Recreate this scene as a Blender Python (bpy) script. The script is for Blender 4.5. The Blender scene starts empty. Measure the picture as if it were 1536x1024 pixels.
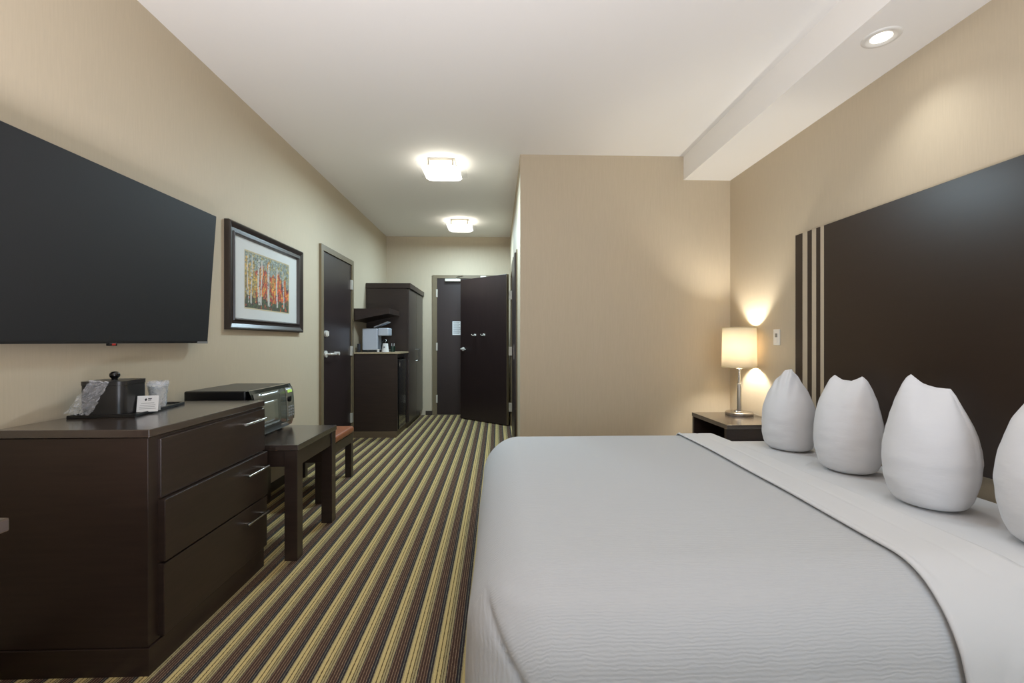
import bpy, bmesh, math, random
from mathutils import Vector, Matrix, noise

SC = bpy.context.scene
COL = SC.collection
PI = math.pi

# lamp powers (W) and colours
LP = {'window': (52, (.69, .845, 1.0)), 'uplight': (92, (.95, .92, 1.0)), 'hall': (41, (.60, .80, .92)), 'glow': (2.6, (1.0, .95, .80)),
      'down': (15, (.97, 1.0, 1.0)), 'bulb': (610, (1.0, .96, .88))}
# ------------------------------------------------------------------ materials
def lin(c):
    def f(v):
        v /= 255.0
        return v / 12.92 if v <= 0.04045 else ((v + 0.055) / 1.055) ** 2.4
    return (f(c[0]), f(c[1]), f(c[2]), 1.0)

def new_mat(name):
    m = bpy.data.materials.new(name)
    m.use_nodes = True
    nt = m.node_tree
    return m, nt, nt.nodes['Principled BSDF']

def mat(name, rgb, rough=0.5, metal=0.0, spec=0.5, bump=0.0, bscale=200.0, vary=0.0, vscale=(8, 8, 8), coat=0.0, sheen=0.0):
    m, nt, b = new_mat(name)
    b.inputs['Base Color'].default_value = lin(rgb)
    b.inputs['Roughness'].default_value = rough
    b.inputs['Metallic'].default_value = metal
    b.inputs['Specular IOR Level'].default_value = spec
    b.inputs['Coat Weight'].default_value = coat
    b.inputs['Coat Roughness'].default_value = 0.22
    b.inputs['Sheen Weight'].default_value = sheen
    if bump or vary:
        tc = nt.nodes.new('ShaderNodeTexCoord')
    if vary:
        mp = nt.nodes.new('ShaderNodeMapping')
        mp.inputs['Scale'].default_value = vscale
        nt.links.new(tc.outputs['Object'], mp.inputs['Vector'])
        n = nt.nodes.new('ShaderNodeTexNoise')
        n.inputs['Scale'].default_value = 1.0
        n.inputs['Detail'].default_value = 5.0
        nt.links.new(mp.outputs['Vector'], n.inputs['Vector'])
        r = nt.nodes.new('ShaderNodeValToRGB')
        c = lin(rgb)
        r.color_ramp.elements[0].position = 0.3
        r.color_ramp.elements[1].position = 0.7
        r.color_ramp.elements[0].color = tuple(v * (1 - vary) for v in c[:3]) + (1,)
        r.color_ramp.elements[1].color = tuple(min(1, v * (1 + vary)) for v in c[:3]) + (1,)
        nt.links.new(n.outputs['Fac'], r.inputs['Fac'])
        nt.links.new(r.outputs['Color'], b.inputs['Base Color'])
    if bump:
        n2 = nt.nodes.new('ShaderNodeTexNoise')
        n2.inputs['Scale'].default_value = bscale
        n2.inputs['Detail'].default_value = 3.0
        nt.links.new(tc.outputs['Object'], n2.inputs['Vector'])
        bp = nt.nodes.new('ShaderNodeBump')
        bp.inputs['Strength'].default_value = bump
        bp.inputs['Distance'].default_value = 0.002
        nt.links.new(n2.outputs['Fac'], bp.inputs['Height'])
        nt.links.new(bp.outputs['Normal'], b.inputs['Normal'])
    return m

def emit_mat(name, rgb, strength, base=(240, 240, 240)):
    m, nt, b = new_mat(name)
    b.inputs['Base Color'].default_value = lin(base)
    b.inputs['Emission Color'].default_value = lin(rgb)
    b.inputs['Emission Strength'].default_value = strength
    return m

WALL_RGB = (194, 180, 156)
def wall_mat():
    m, nt, b = new_mat('vinyl_wallpaper')
    tc = nt.nodes.new('ShaderNodeTexCoord')
    mp = nt.nodes.new('ShaderNodeMapping'); mp.inputs['Scale'].default_value = (140, 140, 9)
    nt.links.new(tc.outputs['Object'], mp.inputs['Vector'])
    n = nt.nodes.new('ShaderNodeTexNoise'); n.inputs['Scale'].default_value = 1.0; n.inputs['Detail'].default_value = 6
    nt.links.new(mp.outputs['Vector'], n.inputs['Vector'])
    r = nt.nodes.new('ShaderNodeValToRGB')
    c = lin(WALL_RGB)
    r.color_ramp.elements[0].position = 0.25; r.color_ramp.elements[1].position = 0.75
    r.color_ramp.elements[0].color = tuple(v * 0.965 for v in c[:3]) + (1,)
    r.color_ramp.elements[1].color = tuple(v * 1.03 for v in c[:3]) + (1,)
    nt.links.new(n.outputs['Fac'], r.inputs['Fac'])
    nt.links.new(r.outputs['Color'], b.inputs['Base Color'])
    b.inputs['Roughness'].default_value = 0.62
    b.inputs['Specular IOR Level'].default_value = 0.35
    bp = nt.nodes.new('ShaderNodeBump'); bp.inputs['Strength'].default_value = 0.12; bp.inputs['Distance'].default_value = 0.001
    nt.links.new(n.outputs['Fac'], bp.inputs['Height'])
    nt.links.new(bp.outputs['Normal'], b.inputs['Normal'])
    return m

def carpet_mat():
    m, nt, b = new_mat('striped_carpet')
    N, L = nt.nodes, nt.links
    tc = N.new('ShaderNodeTexCoord')
    sep = N.new('ShaderNodeSeparateXYZ'); L.new(tc.outputs['Object'], sep.inputs[0])
    wob = N.new('ShaderNodeTexNoise'); wob.inputs['Scale'].default_value = 160; wob.inputs['Detail'].default_value = 2
    L.new(tc.outputs['Object'], wob.inputs['Vector'])
    w1 = N.new('ShaderNodeMath'); w1.operation = 'MULTIPLY_ADD'; w1.inputs[1].default_value = 0.006; w1.inputs[2].default_value = -0.003
    L.new(wob.outputs['Fac'], w1.inputs[0])
    ad = N.new('ShaderNodeMath'); ad.operation = 'ADD'; L.new(sep.outputs['X'], ad.inputs[0]); L.new(w1.outputs[0], ad.inputs[1])
    dv = N.new('ShaderNodeMath'); dv.operation = 'MULTIPLY_ADD'; dv.inputs[1].default_value = 1 / 0.0985; dv.inputs[2].default_value = 20 + 0.893 / 0.0985 + 0.135
    L.new(ad.outputs[0], dv.inputs[0])
    fr = N.new('ShaderNodeMath'); fr.operation = 'FRACT'; L.new(dv.outputs[0], fr.inputs[0])
    ramp = N.new('ShaderNodeValToRGB'); cr = ramp.color_ramp; cr.interpolation = 'CONSTANT'
    tan, gry, brn, dol, nav, pal, blu = (188, 167, 114), (156, 142, 104), (70, 50, 42), (84, 68, 42), (48, 42, 44), (138, 116, 92), (108, 106, 94)
    bands = [(0, tan), (.105, dol), (.14, tan), (.245, dol), (.275, gry), (.335, dol), (.36, gry), (.43, nav), (.465, pal), (.485, brn), (.57, pal),
             (.588, brn), (.67, pal), (.688, brn), (.765, pal), (.783, nav), (.86, blu), (.885, nav), (.955, gry)]
    cr.elements[0].position = 0; cr.elements[0].color = lin(bands[0][1])
    cr.elements[1].position = bands[1][0]; cr.elements[1].color = lin(bands[1][1])
    for p, c in bands[2:]:
        e = cr.elements.new(p); e.color = lin(c)
    L.new(fr.outputs[0], ramp.inputs['Fac'])
    pile = N.new('ShaderNodeTexNoise'); pile.inputs['Scale'].default_value = 420; pile.inputs['Detail'].default_value = 2
    L.new(tc.outputs['Object'], pile.inputs['Vector'])
    pm = N.new('ShaderNodeMapRange'); pm.inputs[1].default_value = 0.25; pm.inputs[2].default_value = 0.75; pm.inputs[3].default_value = 0.78; pm.inputs[4].default_value = 1.34
    L.new(pile.outputs['Fac'], pm.inputs[0])
    mx = N.new('ShaderNodeVectorMath'); mx.operation = 'SCALE'
    L.new(ramp.outputs['Color'], mx.inputs[0]); L.new(pm.outputs[0], mx.inputs['Scale'])
    L.new(mx.outputs[0], b.inputs['Base Color'])
    b.inputs['Roughness'].default_value = 0.95; b.inputs['Specular IOR Level'].default_value = 0.1
    bp = N.new('ShaderNodeBump'); bp.inputs['Strength'].default_value = 0.4; bp.inputs['Distance'].default_value = 0.004
    L.new(pile.outputs['Fac'], bp.inputs['Height']); L.new(bp.outputs['Normal'], b.inputs['Normal'])
    return m

def coverlet_mat():
    m, nt, b = new_mat('ribbed_white_coverlet')
    N, L = nt.nodes, nt.links
    b.inputs['Base Color'].default_value = lin((183, 184, 186)); b.inputs['Roughness'].default_value = 0.85
    b.inputs['Specular IOR Level'].default_value = 0.25; b.inputs['Sheen Weight'].default_value = 0.15
    uv = N.new('ShaderNodeUVMap'); uv.uv_map = 'rib'
    mp = N.new('ShaderNodeMapping'); mp.inputs['Scale'].default_value = (1, 0.6, 1)
    L.new(uv.outputs[0], mp.inputs['Vector'])
    n = N.new('ShaderNodeTexNoise'); n.inputs['Scale'].default_value = 34; n.inputs['Detail'].default_value = 3
    L.new(mp.outputs[0], n.inputs['Vector'])
    sep = N.new('ShaderNodeSeparateXYZ'); L.new(uv.outputs[0], sep.inputs[0])
    a = N.new('ShaderNodeMath'); a.operation = 'MULTIPLY_ADD'; a.inputs[1].default_value = 0.024; L.new(n.outputs['Fac'], a.inputs[0]); L.new(sep.outputs['X'], a.inputs[2])
    sc = N.new('ShaderNodeMath'); sc.operation = 'MULTIPLY'; sc.inputs[1].default_value = 2 * PI / 0.0125; L.new(a.outputs[0], sc.inputs[0])
    si = N.new('ShaderNodeMath'); si.operation = 'SINE'; L.new(sc.outputs[0], si.inputs[0])
    amp = N.new('ShaderNodeTexNoise'); amp.inputs['Scale'].default_value = 26; L.new(uv.outputs[0], amp.inputs['Vector'])
    mu = N.new('ShaderNodeMath'); mu.operation = 'MULTIPLY'; L.new(si.outputs[0], mu.inputs[0]); L.new(amp.outputs['Fac'], mu.inputs[1])
    bp = N.new('ShaderNodeBump'); bp.inputs['Strength'].default_value = 0.34; bp.inputs['Distance'].default_value = 0.0016
    L.new(mu.outputs[0], bp.inputs['Height']); L.new(bp.outputs['Normal'], b.inputs['Normal'])
    return m

def pillow_mat():
    m, nt, b = new_mat('white_pillowcase')
    N, L = nt.nodes, nt.links
    b.inputs['Base Color'].default_value = lin((212, 212, 214)); b.inputs['Roughness'].default_value = 0.8; b.inputs['Specular IOR Level'].default_value = 0.25
    tc = N.new('ShaderNodeTexCoord')
    mp = N.new('ShaderNodeMapping'); mp.inputs['Scale'].default_value = (8, 8, 20); mp.inputs['Rotation'].default_value = (0.2, 0.1, 0)
    L.new(tc.outputs['Object'], mp.inputs['Vector'])
    n = N.new('ShaderNodeTexNoise'); n.inputs['Scale'].default_value = 1; n.inputs['Detail'].default_value = 3; L.new(mp.outputs[0], n.inputs['Vector'])
    bp = N.new('ShaderNodeBump'); bp.inputs['Strength'].default_value = 0.45; bp.inputs['Distance'].default_value = 0.008
    L.new(n.outputs['Fac'], bp.inputs['Height']); L.new(bp.outputs['Normal'], b.inputs['Normal'])
    return m

def shade_mat():
    m, nt, b = new_mat('lit_fabric_lampshade')
    N, L = nt.nodes, nt.links
    out = N['Material Output']
    d = N.new('ShaderNodeBsdfDiffuse'); d.inputs['Color'].default_value = lin((244, 234, 205))
    t = N.new('ShaderNodeBsdfTranslucent'); t.inputs['Color'].default_value = lin((246, 238, 226))
    mx = N.new('ShaderNodeMixShader'); mx.inputs[0].default_value = 0.25
    L.new(d.outputs[0], mx.inputs[1]); L.new(t.outputs[0], mx.inputs[2]); L.new(mx.outputs[0], out.inputs['Surface'])
    return m

def bulb_mat():
    m, nt, b = new_mat('lit_bulb')
    b.inputs['Emission Color'].default_value = LP['bulb'][1] + (1,)
    b.inputs['Emission Strength'].default_value = LP['bulb'][0]
    return m

def plastic_mat(name, tint, alpha):
    m, nt, b = new_mat(name)
    b.inputs['Base Color'].default_value = lin(tint); b.inputs['Roughness'].default_value = 0.12
    b.inputs['Alpha'].default_value = alpha; b.inputs['Specular IOR Level'].default_value = 1.0
    tc = nt.nodes.new('ShaderNodeTexCoord'); n = nt.nodes.new('ShaderNodeTexNoise'); n.inputs['Scale'].default_value = 30; n.inputs['Detail'].default_value = 5
    n.inputs['Distortion'].default_value = 2.2
    nt.links.new(tc.outputs['Object'], n.inputs['Vector'])
    bp = nt.nodes.new('ShaderNodeBump'); bp.inputs['Strength'].default_value = .9; bp.inputs['Distance'].default_value = .012
    nt.links.new(n.outputs['Fac'], bp.inputs['Height']); nt.links.new(bp.outputs['Normal'], b.inputs['Normal'])
    rp = nt.nodes.new('ShaderNodeMapRange'); rp.inputs[1].default_value = .35; rp.inputs[2].default_value = .75; rp.inputs[3].default_value = alpha * .8; rp.inputs[4].default_value = min(1, alpha * 1.9)
    nt.links.new(n.outputs['Fac'], rp.inputs[0]); nt.links.new(rp.outputs[0], b.inputs['Alpha'])
    return m

def glass_mat(name):
    m, nt, b = new_mat(name)
    b.inputs['Base Color'].default_value = (.5, .5, .5, 1); b.inputs['Roughness'].default_value = 0.03
    b.inputs['Alpha'].default_value = 0.05
    return m

WALL = wall_mat()
CEIL = mat('ceiling_paint', (244, 242, 237), 0.9, spec=0.2, bump=0.05, bscale=300)
CARPET = carpet_mat()
WOOD = mat('espresso_wood', (46, 34, 28), 0.36, spec=0.5, vary=0.16, vscale=(6, 6, 70))
WOODTOP = mat('espresso_wood_top', (58, 47, 41), 0.2, spec=1.0, vary=0.12, vscale=(60, 5, 5), coat=0.6)
DOORWOOD = mat('dark_door_veneer', (41, 30, 29), 0.36, spec=0.5, vary=0.10, vscale=(60, 60, 3))
HEADWOOD = mat('headboard_veneer', (43, 30, 21), 0.31, spec=0.5, vary=0.05, vscale=(3, 4, 50))
STRIPE = mat('pale_inlay', (186, 172, 150), 0.4)
FRAMEPAINT = mat('olive_tan_door_frame', (116, 102, 78), 0.45, vary=0.04)
BASEB = mat('dark_baseboard', (60, 50, 42), 0.5)
PLINTH = mat('brown_plinth', (92, 76, 56), 0.5, vary=0.12, vscale=(3, 3, 60))
CHROME = mat('brushed_nickel', (196, 190, 182), 0.25, metal=1.0)
STEEL = mat('satin_steel', (170, 166, 160), 0.35, metal=1.0)
BRIGHTM = mat('bright_nickel', (226, 222, 214), 0.3, metal=0.35)
WHITEMETAL = mat('pale_hinge_metal', (205, 200, 188), 0.35, metal=0.4)
BLACK = mat('black_plastic', (18, 18, 19), 0.3)
BLACKGLOSS = mat('black_gloss', (14, 14, 15), 0.12)
TVS = mat('matte_black_screen', (35, 35, 36), 0.55, spec=0.25)
TVB = mat('tv_bezel', (24, 24, 25), 0.35)
GREYP = mat('grey_plastic', (126, 126, 124), 0.4)
WHITEP = mat('white_plastic', (228, 226, 220), 0.4)
PAPER = mat('white_paper', (225, 225, 224), 0.8)
INK = mat('grey_print', (120, 120, 124), 0.8)
DARKINK = mat('dark_print', (40, 40, 46), 0.8)
MATB = mat('white_mat_board', (214, 214, 210), 0.8)
GOLD = mat('thin_cream_fillet', (196, 180, 140), 0.5)
LEATHER = mat('rust_brown_leather', (138, 82, 52), 0.42, bump=0.2, bscale=260, vary=0.08)
SHEET = mat('white_cotton_sheet', (206, 206, 207), 0.85, spec=0.2, sheen=0.15)
COVER = coverlet_mat()
PILLOW = pillow_mat()
SHADE = shade_mat()
GRANITE = mat('beige_laminate_top', (170, 152, 122), 0.35, vary=0.35, vscale=(160, 160, 160))
SILVER = mat('silver_appliance', (196, 202, 212), 0.32, metal=0.25)
BUCKET = mat('charcoal_leatherette', (34, 33, 33), 0.34, spec=0.5)
BAGP = plastic_mat('clear_crumpled_plastic', (225, 225, 228), 0.24)
WRAP = plastic_mat('cup_wrap_plastic', (225, 230, 240), 0.25)
GLASS = glass_mat('clear_glass')
DIFF = emit_mat('lit_opal_glass', (255, 252, 246), 2.5)
LED = emit_mat('downlight_lamp_face', (255, 250, 240), 14.0)
DISPLAY = emit_mat('green_clock_display', (190, 235, 110), 0.8, (40, 50, 20))
REDM = mat('red_mark', (170, 40, 30), 0.4)
GREEN = mat('dark_green_glass', (24, 44, 34), 0.2)

# ------------------------------------------------------------------ mesh helpers
class MB:
    """collects shapes in a bmesh; build() links ONE mesh object"""
    def __init__(s):
        s.bm = bmesh.new()
    def _xf(s, vs, rot, piv):
        if rot:
            bmesh.ops.rotate(s.bm, verts=vs, cent=piv, matrix=Matrix.Rotation(rot[1], 3, rot[0]))
    def box(s, x0, x1, y0, y1, z0, z1, bev=0.0, seg=2):
        r = bmesh.ops.create_cube(s.bm, size=1.0)
        vs = r['verts']
        for v in vs:
            v.co = Vector(((x0 + x1) / 2 + v.co.x * (x1 - x0), (y0 + y1) / 2 + v.co.y * (y1 - y0), (z0 + z1) / 2 + v.co.z * (z1 - z0)))
        if bev:
            es = list({e for v in vs for e in v.link_edges})
            bmesh.ops.bevel(s.bm, geom=es, offset=bev, segments=seg, affect='EDGES', profile=0.5)
        return s
    def prism(s, pts, z0, z1):
        lo = [s.bm.verts.new((p[0], p[1], z0)) for p in pts]
        hi = [s.bm.verts.new((p[0], p[1], z1)) for p in pts]
        n = len(pts)
        s.bm.faces.new(lo[::-1]); s.bm.faces.new(hi)
        for i in range(n):
            s.bm.faces.new((lo[i], lo[(i + 1) % n], hi[(i + 1) % n], hi[i]))
        return s
    def poly(s, pts):
        s.bm.faces.new([s.bm.verts.new(p) for p in pts]); return s
    def lathe(s, prof, cx=0, cy=0, n=40, cap=True):
        rings = []
        for r, z in prof:
            rings.append([s.bm.verts.new((cx + r * math.cos(2 * PI * i / n), cy + r * math.sin(2 * PI * i / n), z)) for i in range(n)])
        for a, b in zip(rings, rings[1:]):
            for i in range(n):
                s.bm.faces.new((a[i], a[(i + 1) % n], b[(i + 1) % n], b[i]))
        if cap:
            s.bm.faces.new(rings[0][::-1]); s.bm.faces.new(rings[-1])
        return s
    def tube(s, pts, r, n=12):
        pts = [Vector(p) for p in pts]
        rings = []
        for i, p in enumerate(pts):
            t = (pts[min(i + 1, len(pts) - 1)] - pts[max(i - 1, 0)]).normalized()
            up = Vector((0, 0, 1)) if abs(t.z) < 0.9 else Vector((1, 0, 0))
            a = t.cross(up).normalized(); b = t.cross(a).normalized()
            rr = r[i] if isinstance(r, (list, tuple)) else r
            rings.append([s.bm.verts.new(p + (a * math.cos(2 * PI * k / n) + b * math.sin(2 * PI * k / n)) * rr) for k in range(n)])
        for a, b in zip(rings, rings[1:]):
            for i in range(n):
                s.bm.faces.new((a[i], a[(i + 1) % n], b[(i + 1) % n], b[i]))
        s.bm.faces.new(rings[0][::-1]); s.bm.faces.new(rings[-1])
        return s
    def build(s, name, material, parent=None, smooth=None, kind=None, loc=None, rz=0.0):
        bmesh.ops.recalc_face_normals(s.bm, faces=s.bm.faces)
        me = bpy.data.meshes.new(name)
        s.bm.to_mesh(me); s.bm.free()
        me.materials.append(material)
        o = bpy.data.objects.new(name, me)
        COL.objects.link(o)
        if parent:
            o.parent = parent
        if loc:
            o.location = loc
        o.rotation_euler.z = rz
        if smooth is not None:
            for p in me.polygons:
                p.use_smooth = True
            me.set_sharp_from_angle(angle=math.radians(smooth))
        if kind:
            o['kind'] = kind
        return o

def grid_obj(name, rows, material, parent=None, smooth=True, closed=False, loc=None):
    me = bpy.data.meshes.new(name)
    nv = len(rows[0]); vs = [tuple(p) for r in rows for p in r]; fs = []
    for j in range(len(rows) - 1):
        for i in range(nv if closed else nv - 1):
            k = (i + 1) % nv
            fs.append((j * nv + i, j * nv + k, (j + 1) * nv + k, (j + 1) * nv + i))
    me.from_pydata(vs, [], fs); me.update()
    me.materials.append(material)
    for p in me.polygons:
        p.use_smooth = smooth
    o = bpy.data.objects.new(name, me); COL.objects.link(o)
    if parent: o.parent = parent
    if loc: o.location = loc
    return o

def thing(name, label, cat, loc=(0, 0, 0), rz=0.0, group=None):
    o = bpy.data.objects.new(name, None); COL.objects.link(o)
    o.empty_display_size = 0.05
    o.location = loc; o.rotation_euler.z = rz
    return tag(o, label, cat, group)

def tag(o, label, cat, group=None):
    o['label'] = label; o['category'] = cat
    if group: o['group'] = group
    return o

def struct(name, mb, m, parent=None):
    o = mb.build(name, m, parent)
    if not parent: o['kind'] = 'structure'
    return o

# ------------------------------------------------------------------ room shell
XL, XR, YB, YP, XH, ZC, YW = -1.70, 2.035, 7.04, 3.918, 0.197, 2.74, -1.9
SX, SZ = 1.622, 2.535
struct('floor', MB().box(XL - .1, XR + .1, YW - .1, YB + .1, -0.1, 0.0), CARPET)
struct('ceiling', MB().box(XL - .1, XR + .1, YW - .1, YB + .1, ZC, ZC + .1), CEIL)
struct('ceiling_soffit', MB().box(SX, XR, YW, YP, SZ, ZC), CEIL)
struct('wall_left', MB().box(XL - .1, XL, YW - .1, YB + .1, 0, ZC), WALL)
struct('wall_right', MB().box(XR, XR + .1, YW - .1, YB + .1, 0, ZC), WALL)
struct('wall_far', MB().box(XL, XR, YB, YB + .1, 0, ZC), WALL)
struct('wall_partition', MB().box(XH, XR, YP, YP + .1, 0, ZC), WALL)
OY0, OY1, OZ = 5.30, 6.16, 2.05       # bathroom doorway in the hall's right wall
struct('wall_hall', MB().box(XH, XH + .1, YP + .1, OY0, 0, ZC).box(XH, XH + .1, OY1, YB, 0, ZC).box(XH, XH + .1, OY0, OY1, OZ, ZC), WALL)
WX0, WX1, WZ0, WZ1 = 0.1, 1.9, 0.35, 2.35
struct('wall_near', MB().box(XL, WX0, YW - .1, YW, 0, ZC).box(WX1, XR, YW - .1, YW, 0, ZC).box(WX0, WX1, YW - .1, YW, 0, WZ0).box(WX0, WX1, YW - .1, YW, WZ1, ZC), WALL)
w = MB()
for x in (WX0, (WX0 + WX1) / 2 - .03, WX1 - .06):
    w.box(x, x + .06, YW - .08, YW - .02, WZ0, WZ1)
w.box(WX0, WX1, YW - .08, YW - .02, WZ0, WZ0 + .06).box(WX0, WX1, YW - .08, YW - .02, WZ1 - .06, WZ1)
struct('window_1', w, FRAMEPAINT)
struct('baseboard_left', MB().box(XL, XL + .012, YW, 4.39, 0, 0.065), BASEB)
struct('baseboard_far', MB().box(-1.10, -1.0, YB - .012, YB, 0, 0.065), BASEB)
struct('baseboard_hall', MB().box(XH - .012, XH, YP, 4.44, 0, 0.065).box(XH - .012, XH, 6.24, YB, 0, .065), BASEB)
struct('baseboard_partition', MB().box(XH, XR, YP - .012, YP, 0, 0.065), BASEB)
struct('baseboard_right', MB().box(XR - .012, XR, YW, YP, 0, 0.065), BASEB)

# door 1: closed connecting door in the left wall
def lever(parent, mb_rose, mb_lever):
    r = mb_rose.build('rose', CHROME, parent, 40); mb_lever.build('lever', CHROME, r, 40)

d1 = MB()
dy0, dy1, dz = 4.395, 5.375, 2.065
d1.box(XL, XL + .025, dy0, dy0 + .06, 0, dz).box(XL, XL + .025, dy1 - .06, dy1, 0, dz).box(XL, XL + .025, dy0 + .06, dy1 - .06, dz - .055, dz)
d1o = struct('door_1', d1, FRAMEPAINT)
MB().box(XL, XL + .010, dy0 + .06, dy1 - .06, 0.008, dz - .055).build('door_leaf', DOORWOOD, d1o)
for z in (1.78, 1.02, .25):
    MB().box(XL + .006, XL + .03, dy1 - .085, dy1 - .035, z - .055, z + .055, .003).build('hinge', WHITEMETAL, d1o)
fx = XL + .010
def x_disc(mb, x0, x1, y, z, r, n=24):
    return mb.tube([(x0, y, z), (x1, y, z)], r, n)
x_disc(MB(), fx, fx + .02, 4.53, 1.205, .032).box(fx + .018, fx + .036, 4.522, 4.538, 1.18, 1.23, .004).build('deadbolt', BRIGHTM, d1o, 40)
h = x_disc(MB(), fx, fx + .014, 4.53, 1.005, .034).build('rose', BRIGHTM, d1o, 40)
MB().tube([(fx + .01, 4.53, 1.005), (fx + .055, 4.53, 1.005), (fx + .06, 4.545, 1.005), (fx + .06, 4.66, 1.0)], [.011, .011, .011, .008]).build('lever', BRIGHTM, h, 40)
x_disc(MB(), fx, fx + .05, 4.79, 1.005, .018).build('door_stop', BRIGHTM, d1o, 40)

# door 2: entry door in the far wall
e = MB()
ex0, ex1, ez = -0.995, 0.01, 2.148
e.box(ex0, ex0 + .07, YB - .025, YB, 0, ez).box(ex1 - .07, ex1, YB - .025, YB, 0, ez).box(ex0 + .07, ex1 - .07, YB - .025, YB, ez - .05, ez)
d2o = struct('door_2', e, FRAMEPAINT)
MB().box(ex0 + .07, ex1 - .07, YB - .01, YB, .008, ez - .05).build('door_leaf', DOORWOOD, d2o)
for z in (1.87, 1.05, .25):
    MB().box(ex0 + .055, ex0 + .08, YB - .032, YB - .008, z - .06, z + .06, .003).build('hinge', WHITEMETAL, d2o)
cl = MB().box(-.80, -.56, YB - .075, YB - .012, 2.045, 2.088, .006).build('door_closer', WHITEMETAL, d2o)
MB().tube([(-.62, YB - .05, 2.088), (-.62, YB - .05, 2.112), (-.52, YB - .17, 2.115), (-.60, YB - .03, 2.125)], .008).build('closer_arm', STEEL, cl, 40)
MB().box(-.26, -.17, YB - .05, YB - .022, 2.098, 2.135, .004).box(-.235, -.195, YB - .06, YB - .022, 2.075, 2.105, .004).build('door_guard', WHITEMETAL, d2o)

# door 3: bathroom doorway, its leaf swung wide open into the hall
f = MB()
f.box(XH - .018, XH + .1, OY0, OY0 + .05, 0, OZ).box(XH - .018, XH + .1, OY1 - .05, OY1, 0, OZ).box(XH - .018, XH + .1, OY0 + .05, OY1 - .05, OZ - .05, OZ)
f.box(XH - .018, XH, OY0 - .05, OY0, 0, OZ + .05).box(XH - .018, XH, OY1, OY1 + .06, 0, OZ + .05).box(XH - .018, XH, OY0, OY1, OZ, OZ + .05)
d3o = struct('door_3', f, FRAMEPAINT)
hx, hy = 0.152, 6.105
ang = math.atan2(6.724 - 6.108, -0.51 - 0.152)
lf = bpy.data.objects.new('door_leaf', None)
def local(mb, name, m, parent, smooth=None):
    o = mb.build(name, m, parent, smooth); return o
leaf = MB().box(0, .905, 0, .042, .012, 2.03, .002).build('door_leaf', DOORWOOD, d3o, None, None, (hx, hy, 0), ang)
MB().box(-.003, 0, .001, .041, .014, 2.028).build('edge_band', FRAMEPAINT, leaf)
# the face the camera sees is local +y (towards -y of the room)
ros = MB().tube([(.845, .042, 1.02), (.845, .054, 1.02)], .028, 24).build('rose', BRIGHTM, leaf, 40)
MB().tube([(.845, .05, 1.02), (.845, .09, 1.02), (.835, .098, 1.02), (.74, .098, 1.015)], [.010, .010, .010, .008]).build('lever', BRIGHTM, ros, 40)
for xx in (.42, .60):
    k = MB().box(xx - .022, xx + .022, .042, .047, 1.205, 1.235, .002).build('robe_hook', BRIGHTM, leaf)
    for sx in (-1, 1):
        MB().tube([(xx + sx * .012, .046, 1.22), (xx + sx * .02, .075, 1.212), (xx + sx * .03, .085, 1.232)], [.005, .005, .007], 8).build('hook_arm', BRIGHTM, k, 40)
for z in (1.75, 1.0, .25):
    MB().box(.152, .197, 6.084, 6.092, z - .06, z + .06, .002).build('hinge', WHITEMETAL, d3o)

# door 4: dark closet door panel on the hall's right wall
c4 = MB().box(XH - .012, XH, 4.45, 5.22, 0, 2.03)
d4o = struct('door_4', c4, FRAMEPAINT)
MB().box(XH - .03, XH - .012, 4.45, 5.20, .015, 2.0, .003).build('door_leaf', DOORWOOD, d4o)
MB().box(XH - .036, XH - .03, 4.50, 4.53, .95, 1.10, .002).build('flush_pull', STEEL, d4o)

# ------------------------------------------------------------------ notice, wall plate
n = thing('door_notice', 'white printed safety notice taped to the dark entry door', 'notice', (-.605, YB - .0115, 1.335))
MB().box(-.085, .085, -.001, .001, -.105, .105).build('sheet', PAPER, n)
p = MB()
random.seed(4)
for i in range(13):
    z = .088 - i * .0145
    p.box(-.07, -.07 + random.uniform(.08, .14), -.0018, -.001, z - .003, z + .002)
p.build('print', INK, n)
s = thing('wall_plate', 'small cream switch plate on the wall between lamp and headboard', 'light switch', (XR, 3.248, 1.16))
MB().box(-.007, 0, -.037, .037, -.058, .058, .003).build('plate', WHITEP, s)
MB().box(-.012, -.006, -.011, .011, .0, .028, .002).build('rocker', GREYP, s)
MB().box(-.009, -.006, -.014, .014, -.04, -.012, .002).build('outlet', WHITEP, s)

# ------------------------------------------------------------------ ceiling lights
def ceiling_light(x, y, label):
    t = thing('ceiling_light', label, 'ceiling light', (x, y, ZC), 0, 'square flush lights in the hall')
    MB().box(-.12, .12, -.12, .12, -.026, 0, .006).build('canopy', WHITEMETAL, t)
    MB().box(-.215, .215, -.19, .19, -.066, -.060, .002).build('glass_plate', GLASS, t)
    # opal glass with bowed-up sides
    rows = []
    for j in range(13):
        v = -1 + 2 * j / 12
        rows.append([(-.165 + .33 * i / 12, v * .165, -.118 + .022 * abs(-1 + i / 6) ** 8 + .012 * abs(v) ** 8) for i in range(13)])
    o = grid_obj('diffuser', rows, DIFF, t)
    sm = o.modifiers.new('s', 'SOLIDIFY'); sm.thickness = .006; sm.offset = 1
    for sx in (-1, 1):
        for sy in (-1, 1):
            MB().tube([(sx * .105, sy * .15, -.020), (sx * .105, sy * .15, -.078)], .007, 10).build('finial', CHROME, t, 40)
    return t
ceiling_light(-.494, 4.13, 'square glass flush ceiling light nearer the room, larger of the two in the hall')
ceiling_light(-.496, 6.12, 'square glass flush ceiling light farther down the hall near the entry door')

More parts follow.
